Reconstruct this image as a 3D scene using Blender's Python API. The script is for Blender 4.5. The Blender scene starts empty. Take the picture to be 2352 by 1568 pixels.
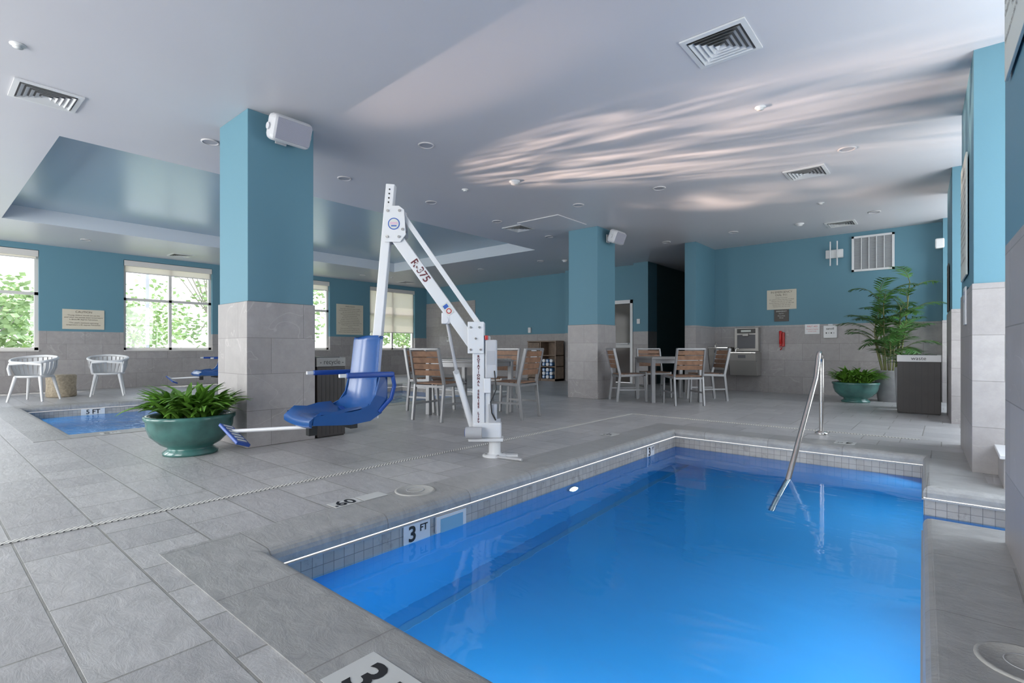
import bpy, bmesh, math, random
from mathutils import Matrix, Vector, geometry
random.seed(7)
R=math.radians
scene=bpy.context.scene
COL=scene.collection
try:
    scene.view_settings.view_transform='Standard'
    scene.view_settings.look='None'
except Exception as e: print(e)

# ---------------------------------------------------------------- materials
def newmat(name):
    m=bpy.data.materials.new(name); m.use_nodes=True
    nt=m.node_tree; b=nt.nodes['Principled BSDF']
    return m,nt,b
def mat(name,col,rough=.5,metal=0,spec=.5,noise=0,nscale=8,bump=0,bscale=60,emit=0,trans=0):
    m,nt,b=newmat(name)
    b.inputs['Base Color'].default_value=(*col,1)
    b.inputs['Roughness'].default_value=rough
    b.inputs['Metallic'].default_value=metal
    b.inputs['Specular IOR Level'].default_value=spec
    if emit:
        b.inputs['Emission Color'].default_value=(*col,1); b.inputs['Emission Strength'].default_value=emit
    tc=nt.nodes.new('ShaderNodeTexCoord')
    if noise:
        n=nt.nodes.new('ShaderNodeTexNoise'); n.inputs['Scale'].default_value=nscale; n.inputs['Detail'].default_value=4
        nt.links.new(tc.outputs['Object'],n.inputs['Vector'])
        r=nt.nodes.new('ShaderNodeValToRGB')
        r.color_ramp.elements[0].position=.3; r.color_ramp.elements[1].position=.7
        r.color_ramp.elements[0].color=(*[c*(1-noise) for c in col],1)
        r.color_ramp.elements[1].color=(*[min(1,c*(1+noise)) for c in col],1)
        nt.links.new(n.outputs['Fac'],r.inputs['Fac']); nt.links.new(r.outputs['Color'],b.inputs['Base Color'])
    if bump:
        n=nt.nodes.new('ShaderNodeTexNoise'); n.inputs['Scale'].default_value=bscale
        nt.links.new(tc.outputs['Object'],n.inputs['Vector'])
        bp=nt.nodes.new('ShaderNodeBump'); bp.inputs['Strength'].default_value=bump; bp.inputs['Distance'].default_value=.01
        nt.links.new(n.outputs['Fac'],bp.inputs['Height']); nt.links.new(bp.outputs['Normal'],b.inputs['Normal'])
    return m
def math_node(nt,op,a,b=None,clamp=False):
    n=nt.nodes.new('ShaderNodeMath'); n.operation=op; n.use_clamp=clamp
    for i,x in enumerate((a,b)):
        if x is None: continue
        if isinstance(x,(int,float)): n.inputs[i].default_value=x
        else: nt.links.new(x,n.inputs[i])
    return n.outputs[0]
def tilemat(name,c1,c2,mortar,bw,rh,ms=.004,mode='wall',offset=.5,ox=0,oy=0,rough=.4,vein=.5,bump=.3,spec=.5,stain=.15,squash=None,grain=0):
    m,nt,b=newmat(name)
    g=nt.nodes.new('ShaderNodeNewGeometry')
    sp=nt.nodes.new('ShaderNodeSeparateXYZ'); nt.links.new(g.outputs['Position'],sp.inputs[0])
    x,y,z=sp.outputs
    if mode=='wall':
        sn=nt.nodes.new('ShaderNodeSeparateXYZ'); nt.links.new(g.outputs['True Normal'],sn.inputs[0])
        ax=math_node(nt,'ROUND',math_node(nt,'ABSOLUTE',sn.outputs[0])); ay=math_node(nt,'ROUND',math_node(nt,'ABSOLUTE',sn.outputs[1]))
        u=math_node(nt,'ADD',math_node(nt,'MULTIPLY',x,ay),math_node(nt,'MULTIPLY',y,ax)); v=z
    else: u,v=x,y
    cb=nt.nodes.new('ShaderNodeCombineXYZ')
    nt.links.new(math_node(nt,'ADD',u,ox+30*bw*2),cb.inputs[0]); nt.links.new(math_node(nt,'ADD',v,oy+rh*40),cb.inputs[1])
    br=nt.nodes.new('ShaderNodeTexBrick'); nt.links.new(cb.outputs[0],br.inputs['Vector'])
    br.offset=offset; br.inputs['Scale'].default_value=1
    if squash: br.squash=squash; br.squash_frequency=3
    br.inputs['Brick Width'].default_value=bw; br.inputs['Row Height'].default_value=rh
    br.inputs['Mortar Size'].default_value=ms; br.inputs['Mortar Smooth'].default_value=.3
    br.inputs['Color1'].default_value=(*c1,1); br.inputs['Color2'].default_value=(*c2,1); br.inputs['Mortar'].default_value=(*mortar,1)
    no=nt.nodes.new('ShaderNodeTexNoise'); no.inputs['Scale'].default_value=1.7; no.inputs['Detail'].default_value=3; no.inputs['Distortion'].default_value=.8
    nt.links.new(g.outputs['Position'],no.inputs['Vector'])
    n2=nt.nodes.new('ShaderNodeTexNoise'); n2.inputs['Scale'].default_value=9; n2.inputs['Detail'].default_value=10; n2.inputs['Roughness'].default_value=.72
    if grain:
        mp=nt.nodes.new('ShaderNodeMapping'); mp.inputs['Rotation'].default_value=(0,0,.5); mp.inputs['Scale'].default_value=(1,2.0,1)
        nt.links.new(g.outputs['Position'],mp.inputs[0]); nt.links.new(mp.outputs[0],n2.inputs['Vector']); n2.inputs['Distortion'].default_value=.5
    else: nt.links.new(g.outputs['Position'],n2.inputs['Vector'])
    d=math_node(nt,'ABSOLUTE',math_node(nt,'SUBTRACT',no.outputs['Fac'],.5))
    vn=math_node(nt,'SUBTRACT',1.0,math_node(nt,'MULTIPLY',d,220),True)
    vn=math_node(nt,'MULTIPLY',vn,vein)
    vn=math_node(nt,'MULTIPLY',vn,math_node(nt,'SUBTRACT',1.0,br.outputs['Fac']))
    mx=nt.nodes.new('ShaderNodeMix'); mx.data_type='RGBA'; mx.blend_type='MULTIPLY'; mx.inputs[0].default_value=1
    nt.links.new(br.outputs['Color'],mx.inputs[6])
    s=math_node(nt,'ADD',math_node(nt,'MULTIPLY',n2.outputs['Fac'],stain*3.4),1-stain*1.7)
    c3=nt.nodes.new('ShaderNodeCombineXYZ'); [nt.links.new(s,c3.inputs[i]) for i in range(3)]
    nt.links.new(c3.outputs[0],mx.inputs[7])
    m2=nt.nodes.new('ShaderNodeMix'); m2.data_type='RGBA'; nt.links.new(vn,m2.inputs[0])
    nt.links.new(mx.outputs[2],m2.inputs[6]); m2.inputs[7].default_value=(min(1,c1[0]*1.7),min(1,c1[1]*1.7),min(1,c1[2]*1.7),1)
    nt.links.new(m2.outputs[2],b.inputs['Base Color'])
    b.inputs['Specular IOR Level'].default_value=spec
    nt.links.new(math_node(nt,'ADD',math_node(nt,'MULTIPLY',n2.outputs['Fac'],.3),rough-.15),b.inputs['Roughness'])
    bp=nt.nodes.new('ShaderNodeBump'); bp.inputs['Strength'].default_value=bump; bp.inputs['Distance'].default_value=.012
    h=math_node(nt,'SUBTRACT',math_node(nt,'MULTIPLY',n2.outputs['Fac'],1.0),math_node(nt,'MULTIPLY',br.outputs['Fac'],.6))
    nt.links.new(h,bp.inputs['Height']); nt.links.new(bp.outputs['Normal'],b.inputs['Normal'])
    return m
def wet_water(name,tint,bstr=.25,scale=1.6,refl=.8):
    m=bpy.data.materials.new(name); m.use_nodes=True; nt=m.node_tree; nt.nodes.clear()
    out=nt.nodes.new('ShaderNodeOutputMaterial'); mx=nt.nodes.new('ShaderNodeMixShader')
    tr=nt.nodes.new('ShaderNodeBsdfRefraction'); tr.inputs['Color'].default_value=(*tint,1); tr.inputs['IOR'].default_value=1.33; tr.inputs['Roughness'].default_value=0.02
    gl=nt.nodes.new('ShaderNodeBsdfGlossy'); gl.inputs['Roughness'].default_value=.05
    fr=nt.nodes.new('ShaderNodeFresnel'); fr.inputs[0].default_value=1.33
    g=nt.nodes.new('ShaderNodeNewGeometry'); mp=nt.nodes.new('ShaderNodeMapping'); mp.inputs['Scale'].default_value=(1,2.2,1)
    nt.links.new(g.outputs['Position'],mp.inputs[0])
    no=nt.nodes.new('ShaderNodeTexNoise'); no.inputs['Scale'].default_value=scale; no.inputs['Detail'].default_value=3; no.inputs['Distortion'].default_value=.6
    nt.links.new(mp.outputs[0],no.inputs['Vector'])
    bp=nt.nodes.new('ShaderNodeBump'); bp.inputs['Strength'].default_value=bstr; bp.inputs['Distance'].default_value=.05
    nt.links.new(no.outputs['Fac'],bp.inputs['Height'])
    for n in (gl,fr,tr): nt.links.new(bp.outputs[0],n.inputs['Normal'])
    nt.links.new(math_node(nt,'MULTIPLY',fr.outputs[0],refl),mx.inputs[0]); nt.links.new(tr.outputs[0],mx.inputs[1]); nt.links.new(gl.outputs[0],mx.inputs[2])
    nt.links.new(mx.outputs[0],out.inputs[0]); return m
def glassmat(name):
    m=bpy.data.materials.new(name); m.use_nodes=True; nt=m.node_tree; nt.nodes.clear()
    out=nt.nodes.new('ShaderNodeOutputMaterial'); mx=nt.nodes.new('ShaderNodeMixShader')
    tr=nt.nodes.new('ShaderNodeBsdfTransparent'); tr.inputs[0].default_value=(.95,.97,.97,1)
    gl=nt.nodes.new('ShaderNodeBsdfGlossy'); gl.inputs['Roughness'].default_value=.02
    mx.inputs[0].default_value=.06
    nt.links.new(tr.outputs[0],mx.inputs[1]); nt.links.new(gl.outputs[0],mx.inputs[2]); nt.links.new(mx.outputs[0],out.inputs[0]); return m
def shademat(name):
    m=bpy.data.materials.new(name); m.use_nodes=True; nt=m.node_tree; nt.nodes.clear()
    out=nt.nodes.new('ShaderNodeOutputMaterial'); mx=nt.nodes.new('ShaderNodeMixShader')
    a=nt.nodes.new('ShaderNodeBsdfTranslucent'); a.inputs[0].default_value=(.95,.9,.84,1)
    d=nt.nodes.new('ShaderNodeBsdfDiffuse'); d.inputs[0].default_value=(.85,.8,.75,1)
    nt.links.new(a.outputs[0],mx.inputs[1]); nt.links.new(d.outputs[0],mx.inputs[2]); mx.inputs[0].default_value=.5
    nt.links.new(mx.outputs[0],out.inputs[0]); return m

TEAL=mat('teal_paint',(.118,.25,.32),.55,spec=.3,bump=.05,bscale=120)
TEALSHADE=mat('teal_paint_shaded',(.06,.11,.12),.6)  # wall teal darkened to paint in the shade of the unlit corridor
CEIL=mat('ceiling_paint',(.60,.59,.625),.38,spec=.5,noise=.01,nscale=1.5)
TRAY=mat('tray_paint',(.36,.47,.54),.27,spec=.6)
TRAYS=mat('tray_side_paint',(.57,.61,.66),.5)
WALLTILE=tilemat('wall_tile',(.30,.28,.28),(.36,.34,.34),(.21,.20,.195),.61,.325,.003,'wall',rough=.45,vein=.45,bump=.12,oy=0,stain=.16)
FLOORTILE=tilemat('floor_tile',(.39,.38,.385),(.47,.46,.46),(.27,.26,.245),.6,.3,.005,'floor',ox=2.59+.3,rough=.34,vein=.25,bump=.45,stain=.28,squash=.5,grain=1)
COPING=tilemat('coping_stone',(.32,.315,.31),(.37,.365,.36),(.25,.24,.23),.61,.61,.004,'floor',offset=.5,ox=.1,oy=.2,rough=.34,vein=.0,bump=.5,stain=.30,grain=1)
MOSAIC=tilemat('waterline_mosaic',(.36,.33,.30),(.43,.40,.37),(.2,.19,.18),.055,.055,.002,'wall',offset=0,rough=.3,vein=0,bump=.1,oy=.083)
POOLBLUE=mat('pool_plaster',(.018,.225,.50),.6,noise=.05,nscale=1.2)
POOLBLUE2=mat('main_pool_plaster',(.02,.18,.40),.6,noise=.1,nscale=1.2)
STRIP=mat('coping_trim_strip',(.36,.36,.37),.4)
FLOORLINE=mat('floor_line_tile',(.05,.22,.40),.6)
WATER=wet_water('pool_water',(.80,.95,1.0),.12,1.5,.95)
WATER2=wet_water('main_pool_water',(.8,.93,1.0),.4,4,.95)
GLASS=glassmat('window_glass'); SHADE=shademat('roller_shade')
WHITE=mat('white_plastic',(.68,.68,.69),.35)
WHITEP=mat('white_powder_coat',(.70,.70,.72),.28,spec=.6)
FRAMEW=mat('white_window_frame',(.62,.60,.58),.4)
GREY=mat('light_grey_plastic',(.42,.42,.44),.4)
DARK=mat('dark_gap',(.10,.10,.105),.7)
BLACK=mat('black_paint',(.012,.012,.013),.4)
BLUE=mat('blue_seat_plastic',(.016,.08,.27),.22,spec=.6)
BLUE2=mat('blue_arm_foam',(.010,.06,.30),.4)
STEEL=mat('brushed_steel',(.62,.60,.58),.22,metal=1,bump=.03,bscale=200)
ALU=mat('anodised_aluminium',(.28,.28,.29),.38,metal=.5)
WOOD=mat('teak_slat',(.23,.125,.075),.5,noise=.25,nscale=14)
TOPW=mat('table_slat_top',(.34,.33,.32),.35,metal=.2)
GREENPOT=mat('green_glazed_pot',(.05,.15,.135),.18,noise=.3,nscale=6,spec=.7)
SOIL=mat('soil',(.03,.02,.013),.9,bump=.8,bscale=40)
LEAF=mat('leaf_green',(.12,.27,.035),.38,noise=.5,nscale=9)
LEAF2=mat('palm_leaf_green',(.06,.16,.035),.42,noise=.4,nscale=7)
STEM=mat('palm_stem',(.14,.15,.05),.6)
CREAM=mat('sign_cream',(.60,.55,.45),.5)
SIGNTX=mat('sign_brown_ink',(.10,.075,.05),.6)
SIGNW=mat('sign_offwhite',(.6,.62,.58),.5)
SIGNDK=mat('sign_dark_brown',(.06,.05,.045),.5)
BIN=mat('bin_charcoal',(.035,.03,.03),.45,noise=.2,nscale=3)
BINBAND=mat('bin_label_steel',(.22,.22,.22),.4,metal=.2)
BROWN=mat('cabinet_brown',(.19,.135,.10),.5,noise=.2,nscale=10)
RED=mat('red_phone',(.5,.01,.01),.3)
REDTX=mat('maroon_lettering',(.12,.02,.03),.5)
BLUETX=mat('blue_sticker',(.03,.1,.4),.5)
PINK=mat('sticker_pale',(.65,.45,.55),.5)
TOWEL=mat('towel_white',(.7,.72,.76),.95,bump=.5,bscale=90)
TOWELB=mat('towel_blue_stripe',(.08,.2,.42),.95)
WICKER=mat('side_table_stone',(.42,.35,.26),.8,noise=.25,nscale=30,bump=.4)
PLANTERG=mat('grey_planter',(.33,.33,.34),.6,noise=.1,nscale=10)
DARKGLASS=mat('door_dark_glass',(.05,.04,.035),.08,spec=.8)
LID=mat('skimmer_lid',(.40,.39,.37),.5,bump=.2,bscale=80)
GRATEBASE,nt,b=newmat('drain_grate')
g=nt.nodes.new('ShaderNodeNewGeometry'); sp=nt.nodes.new('ShaderNodeSeparateXYZ'); nt.links.new(g.outputs['Position'],sp.inputs[0])
k=math_node(nt,'GREATER_THAN',math_node(nt,'FRACT',math_node(nt,'MULTIPLY',math_node(nt,'ADD',math_node(nt,'ADD',sp.outputs[0],sp.outputs[1]),50),38)),.7)
mx=nt.nodes.new('ShaderNodeMix'); mx.data_type='RGBA'; nt.links.new(k,mx.inputs[0]); mx.inputs[6].default_value=(.75,.73,.69,1); mx.inputs[7].default_value=(.08,.08,.08,1)
nt.links.new(mx.outputs[2],b.inputs['Base Color'])
GRASS=mat('grass',(.32,.40,.20),.9,noise=.3,nscale=.7)
ASPH=mat('asphalt',(.45,.45,.46),.9,noise=.1,nscale=2)
TREEL=mat('tree_leaf',(.42,.55,.27),.6,noise=.3,nscale=.6)
BARK=mat('bark',(.4,.36,.3),.9)
MARKW=mat('marker_tile_white',(.55,.55,.54),.4)

# ---------------------------------------------------------------- mesh builder
class MB:
    def __init__(s): s.v=[];s.f=[];s.fm=[];s.fs=[];s.mats=[]
    def mi(s,m):
        if m not in s.mats: s.mats.append(m)
        return s.mats.index(m)
    def add(s,vs,fs,m,M=None,smooth=False):
        o=len(s.v); i=s.mi(m)
        for v in vs:
            v=Vector(v)
            if M is not None: v=M@v
            s.v.append(v)
        for f in fs: s.f.append([a+o for a in f]); s.fm.append(i); s.fs.append(smooth)
    def box(s,a,b,m,M=None,bev=0,seg=2):
        x0,y0,z0=[min(a[i],b[i]) for i in range(3)]; x1,y1,z1=[max(a[i],b[i]) for i in range(3)]
        vs=[(x0,y0,z0),(x1,y0,z0),(x1,y1,z0),(x0,y1,z0),(x0,y0,z1),(x1,y0,z1),(x1,y1,z1),(x0,y1,z1)]
        fs=[(0,3,2,1),(4,5,6,7),(0,1,5,4),(1,2,6,5),(2,3,7,6),(3,0,4,7)]
        if bev:
            bm=bmesh.new(); bv=[bm.verts.new(v) for v in vs]; [bm.faces.new([bv[i] for i in f]) for f in fs]
            bmesh.ops.bevel(bm,geom=list(bm.edges),offset=bev,segments=seg,affect='EDGES',profile=.5)
            bm.verts.index_update(); vs=[v.co.copy() for v in bm.verts]; fs=[[v.index for v in f.verts] for f in bm.faces]; bm.free()
        s.add(vs,fs,m,M,smooth=False)
    def prism(s,poly,z0,z1,m,M=None):
        n=len(poly); vs=[(p[0],p[1],z0) for p in poly]+[(p[0],p[1],z1) for p in poly]
        fs=[list(range(n))[::-1],list(range(n,2*n))]+[(i,(i+1)%n,(i+1)%n+n,i+n) for i in range(n)]
        s.add(vs,fs,m,M)
    def beam(s,p0,p1,w,h,m,up=(0,0,1),M=None,bev=0):
        p0=Vector(p0);p1=Vector(p1);d=(p1-p0);L=d.length;d.normalize();up=Vector(up)
        sx=d.cross(up)
        if sx.length<1e-4: sx=d.cross(Vector((0,1,0)))
        sx.normalize(); uz=sx.cross(d)
        T=Matrix(((sx.x,d.x,uz.x,p0.x),(sx.y,d.y,uz.y,p0.y),(sx.z,d.z,uz.z,p0.z),(0,0,0,1)))
        if M is not None: T=M@T
        s.box((-w/2,0,-h/2),(w/2,L,h/2),m,T,bev)
    def tube(s,pts,r,m,seg=10,M=None,caps=True,closed=False):
        pts=[Vector(p) for p in pts]; n=len(pts); rs=r if isinstance(r,(list,tuple)) else [r]*n
        vs=[];up=None
        for i in range(n):
            if closed: d=pts[(i+1)%n]-pts[i-1]
            else: d=pts[min(i+1,n-1)]-pts[max(i-1,0)]
            d.normalize()
            if up is None:
                up=Vector((0,0,1)) if abs(d.z)<.9 else Vector((1,0,0))
            a=d.cross(up); a.normalize(); b=a.cross(d); up=b
            for k in range(seg):
                t=2*math.pi*k/seg; vs.append(pts[i]+(a*math.cos(t)+b*math.sin(t))*rs[i])
        fs=[]
        for i in range(n if closed else n-1):
            j=(i+1)%n
            for k in range(seg): fs.append((i*seg+k,i*seg+(k+1)%seg,j*seg+(k+1)%seg,j*seg+k))
        s.add(vs,fs,m,M,True)
        if caps and not closed:
            s.add(vs[:seg],[list(range(seg))],m,M); s.add(vs[-seg:],[list(range(seg))],m,M)
    def cyl(s,p0,p1,r,m,seg=20,r1=None,M=None): s.tube([p0,p1],[r,r if r1 is None else r1],m,seg,M)
    def lathe(s,prof,c,m,seg=32,M=None,smooth=True,rot=0):
        vs=[];n=len(prof)
        for r,z in prof:
            for k in range(seg):
                t=2*math.pi*k/seg+rot; vs.append((c[0]+r*math.cos(t),c[1]+r*math.sin(t),c[2]+z))
        fs=[(i*seg+k,i*seg+(k+1)%seg,(i+1)*seg+(k+1)%seg,(i+1)*seg+k) for i in range(n-1) for k in range(seg)]
        s.add(vs,fs,m,M,smooth)
    def disc(s,c,r,m,seg=24,M=None):
        s.add([(c[0]+r*math.cos(2*math.pi*k/seg),c[1]+r*math.sin(2*math.pi*k/seg),c[2]) for k in range(seg)],[list(range(seg))],m,M)
    def grid(s,rows,m,M=None,smooth=True,thick=0):
        nr=len(rows);nc=len(rows[0]);vs=[p for r in rows for p in r]
        fs=[(i*nc+j,i*nc+j+1,(i+1)*nc+j+1,(i+1)*nc+j) for i in range(nr-1) for j in range(nc-1)]
        s.add(vs,fs,m,M,smooth)
    def text(s,txt,cx,cy,h,m,M,maxw=None,bold=0,spacing=1,align='CENTER',line=1.0):
        cu=bpy.data.curves.new('t','FONT'); cu.body=txt; cu.size=h/.72; cu.align_x=align; cu.align_y='CENTER'; cu.offset=bold*h; cu.resolution_u=3
        cu.space_line=line; cu.space_character=spacing
        ob=bpy.data.objects.new('t',cu); COL.objects.link(ob)
        dg=bpy.context.evaluated_depsgraph_get(); dg.update(); me=bpy.data.meshes.new_from_object(ob.evaluated_get(dg))
        if len(me.vertices):
            xs=[v.co.x for v in me.vertices]; w=max(xs)-min(xs); k=1
            if maxw and w>maxw: k=maxw/w
            vs=[(cx+v.co.x*k,cy+v.co.y,0) for v in me.vertices]
            s.add(vs,[list(p.vertices) for p in me.polygons],m,M)
        bpy.data.objects.remove(ob); bpy.data.meshes.remove(me)
    def mesh(s,name,recalc=True):
        me=bpy.data.meshes.new(name); me.from_pydata([tuple(v) for v in s.v],[],s.f)
        for m in s.mats: me.materials.append(m)
        me.polygons.foreach_set('material_index',s.fm); me.polygons.foreach_set('use_smooth',s.fs)
        me.update()
        if recalc:
            bm=bmesh.new(); bm.from_mesh(me); bmesh.ops.recalc_face_normals(bm,faces=bm.faces); bm.to_mesh(me); bm.free()
        return me
    def build(s,name,loc=(0,0,0),rz=0,recalc=True):
        return place(name,s.mesh(name,recalc),loc,rz)
def place(name,me,loc=(0,0,0),rz=0):
    o=bpy.data.objects.new(name,me); o.location=loc; o.rotation_euler=(0,0,rz); COL.objects.link(o); return o
def axes(o,x,y):
    x=Vector(x).normalized();y=Vector(y).normalized();z=x.cross(y)
    return Matrix(((x.x,y.x,z.x,o[0]),(x.y,y.y,z.y,o[1]),(x.z,y.z,z.z,o[2]),(0,0,0,1)))
def flatpoly(mb,outer,holes,z,m,up=True):
    loops=[[Vector((p[0],p[1],z)) for p in l] for l in [outer]+holes]
    tris=geometry.tessellate_polygon(loops); pts=[p for l in loops for p in l]
    out=[]
    for t in tris:
        n=(pts[t[1]]-pts[t[0]]).cross(pts[t[2]]-pts[t[0]])
        t=list(t)
        if (n.z>0)!=up: t=t[::-1]
        out.append(t)
    mb.add(pts,out,m)
def offs(poly,d):
    n=len(poly);out=[]
    for i in range(n):
        p0=Vector(poly[i-1]);p1=Vector(poly[i]);p2=Vector(poly[(i+1)%n])
        a=(p1-p0).normalized();b=(p2-p1).normalized()
        na=Vector((a.y,-a.x));nb=Vector((b.y,-b.x))
        k=(na+nb); k=k/(k.length_squared)*2
        out.append((p1.x+k.x*d,p1.y+k.y*d))
    return out
def sweep(mb,poly,prof,m):
    rows=[]
    for o,z in prof:
        q=offs(poly,o); q=q+[q[0]]
        rows.append([(x,y,z) for x,y in q])
    mb.grid(rows,m,smooth=False)

# ---------------------------------------------------------------- pools, floor, ceiling
H=3.0
xr=lambda y:-.028*y
POOLA=[(-2.24,1.02),(xr(1.02),1.02),(xr(3.45),3.45),(.72,3.45),(.72,4.2),(xr(4.2),4.2),(xr(5.37),5.37),(-2.24,5.37)]
POOLB=[(-10.4,1.08),(-6.84,1.08),(-6.84,8.0),(-10.4,8.0)]
OUT=[(-14.4,-3.6),(1.05,-3.6),(1.05,16.5),(-14.4,16.5)]
mb=MB(); flatpoly(mb,OUT,[offs(POOLA,.03),offs(POOLB,.03)],0,FLOORTILE)
mb.build('floor',recalc=False)
COPP=[(.33,-.01),(.33,.004),(.055,.004),(.035,.002),(.018,-.006),(.006,-.02),(0,-.04),(0,-.07),(.02,-.078)]
def pool(name,poly,blue,depth,mz):
    mb=MB(); sweep(mb,poly,COPP,COPING); mb.build(name+'_coping',recalc=False)
    mb=MB()
    sweep(mb,poly,[(.004,-.076),(-.006,-.078),(-.006,-.086),(.004,-.088)],STRIP)
    sweep(mb,poly,[(.003,-.085),(.003,mz)],MOSAIC)
    sweep(mb,poly,[(.003,mz),(.003,-depth)],blue)
    flatpoly(mb,offs(poly,.003),[],-depth,blue)
    return mb
mb=pool('small_pool',POOLA,POOLBLUE,.95,-.205)
mb.box((-2.13,1.03,-.95),(-2.08,5.36,-.945),FLOORLINE)
mb.box((-2.243,1.955,-.185),(-2.226,2.19,-.088),WHITE); mb.box((-2.232,1.985,-.19),(-2.222,2.16,-.105),mat('skimmer_inside',(.2,.4,.55),.5))
MX=axes((-2.2335,1.82,-.14),(0,1,0),(0,0,1))
mb.box((-.092,-.056,-.006),(.092,.056,0),WHITE,MX); mb.text('3',-.035,0,.085,BLACK,MX@Matrix.Translation((0,0,.002)),bold=.03); mb.text('FT',.045,.022,.038,BLACK,MX@Matrix.Translation((0,0,.002)),bold=.03)
MX=axes((-2.2335,4.75,-.14),(0,1,0),(0,0,1))
mb.box((-.08,-.05,-.006),(.08,.05,0),WHITE,MX); mb.text('3',-.03,0,.08,BLACK,MX@Matrix.Translation((0,0,.002)),bold=.03); mb.text('FT',.045,.022,.035,BLACK,MX@Matrix.Translation((0,0,.002)),bold=.03)
PLENS=mat('pool_lamp_lens',(.8,.95,1.0),.2,emit=10)
mb.cyl((-2.24,3.35,-.30),(-2.215,3.35,-.30),.06,STEEL); mb.cyl((-2.215,3.35,-.30),(-2.205,3.35,-.30),.045,PLENS)
mb.build('small_pool',recalc=False)
mb=MB(); flatpoly(mb,offs(POOLA,.003),[],-.18,WATER); mb.build('small_pool_water',recalc=False)
mb=pool('main_pool',POOLB,POOLBLUE2,1.4,-.25)
MX=axes((-10.39,1.9,-.13),(0,1,0),(0,0,1)); mb.box((-.15,-.05,-.006),(.15,.05,0),WHITE,MX); mb.text('5 FT',0,0,.07,BLACK,MX@Matrix.Translation((0,0,.002)),bold=.03)
mb.box((-10.395,2.6,-.17),(-10.38,2.95,-.09),WHITE)
mb.build('main_pool',recalc=False)
mb=MB(); flatpoly(mb,offs(POOLB,.003),[],-.17,WATER2); mb.build('main_pool_water',recalc=False)

TRAYP=[(-11.7,.97),(-6.75,.97),(-6.75,8.72),(-11.7,8.72)]
mb=MB(); flatpoly(mb,OUT,[TRAYP],H,CEIL,False)
sweep(mb,TRAYP,[(0,H),(0,H+.24)],TRAYS); flatpoly(mb,TRAYP,[],H+.24,TRAY,False)
mb.build('ceiling',recalc=False)

mb=MB(); mb.box((-3.260,-3,.001),(-3.220,6.3,.005),GRATEBASE); mb.box((-3.260,6.28,.001),(-.2,6.32,.005),GRATEBASE); mb.build('floor_drain_grate')
def lid(loc,r):
    mb=MB(); mb.lathe([(r*1.12,0),(r*1.12,.004),(r*1.0,.006),(r*.98,.004),(.001,.005)],(0,0,0),LID,36); mb.lathe([(r*.5,.005),(r*.5,.0065),(r*.46,.0065),(r*.46,.005)],(0,0,0),GREY,30); mb.build('skimmer_lid',loc)
lid((-2.50,2.02,.004),.11); lid((.17,2.0,.004),.10)
def floormark(loc,ang,parts,w,h):
    mb=MB(); mb.box((-w/2,-h/2,0),(w/2,h/2,.002),MARKW)
    M=Matrix.Translation((0,0,.003))
    for t,x,y,s in parts: mb.text(t,x,y,s,BLACK,M,bold=.03)
    mb.build('depth_marker_tile',loc,ang)
floormark((-1.105,.785,.0045),0,[('3',-.07,-.005,.12),('FT',.045,.02,.05)],.31,.165)
floormark((-2.60,1.60,.0045),R(90),[('.60',-.01,0,.085)],.17,.10)
floormark((-2.60,1.775,.0045),R(90),[],.16,.10)
floormark((-2.62,4.62,.0045),R(90),[('3',-.03,0,.09),('FT',.04,.015,.035)],.16,.14)
floormark((-.72,5.62,.0045),R(180),[('3',-.03,0,.09),('FT',.04,.015,.035)],.16,.14)
floormark((-6.6,1.35,.0045),R(90),[('5',-.03,0,.09),('FT',.04,.015,.035)],.16,.14)

# ---------------------------------------------------------------- walls
def wallbox(mb,a,b,tz=1.3,z0=0,z1=H):
    if z0<tz: mb.box((a[0],a[1],z0),(b[0],b[1],min(tz,z1)),WALLTILE)
    if z1>tz: mb.box((a[0],a[1],max(z0,tz)),(b[0],b[1],z1),TEAL)
WX=-14.1
wins=[(-3.32,-1.5),(-.1,1.71),(3.12,4.94),(6.34,8.16),(9.56,11.38)]
mb=MB(); y=-3.6
for a,b in wins:
    wallbox(mb,(WX-.25,y),(WX,a),1.24); wallbox(mb,(WX-.25,a),(WX,b),1.24,0,.84); mb.box((WX-.25,a,2.88),(WX,b,H),TEAL); y=b
wallbox(mb,(WX-.25,y),(WX,12.2),1.24)
mb.build('wall_west')
for i,(a,b) in enumerate(wins):
    mb=MB(); z0,z1=.84,2.88; X0,X1=WX-.16,WX-.08; f=.06
    mb.box((X0,a,z0),(X1,a+f,z1),FRAMEW); mb.box((X0,b-f,z0),(X1,b,z1),FRAMEW); mb.box((X0,a,z0),(X1,b,z0+f),FRAMEW); mb.box((X0,a,z1-f),(X1,b,z1),FRAMEW)
    mid=(a+b)/2+(.02)
    mb.box((X0,mid-.03,z0),(X1,mid+.03,z1),FRAMEW); mb.box((X0,a,1.97),(X1,b,2.03),FRAMEW)
    mb.box((WX-.22,a+.003,z0-.02),(WX+.03,b-.003,z0+.004),FRAMEW)
    mb.box((WX-.07,a+.01,z1-.13),(WX+.0,b-.01,z1-.01),FRAMEW)
    mb.box((X0+.035,a+f,z0+f),(X0+.04,b-f,z1-f),GLASS)
    low=1.42 if i==4 else (2.62 if i>=2 else 2.72)
    mb.box((WX-.05,a+.04,low),(WX-.047,b-.04,z1-.05),SHADE); mb.box((WX-.056,a+.04,low-.02),(WX-.04,b-.04,low),FRAMEW)
    mb.build('window_%d'%(i+1))
mb=MB(); wallbox(mb,(-14.35,11.9),(-7.0,12.15),1.3); wallbox(mb,(-7.0,11.9),(-6.08,12.15),1.3,2.12,H); wallbox(mb,(-6.08,11.9),(-5.55,12.15),1.3)
wallbox(mb,(-5.94,11.65),(-5.55,11.9),1.3); wallbox(mb,(-7.95,11.6),(-7.7,11.9),1.3)
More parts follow.
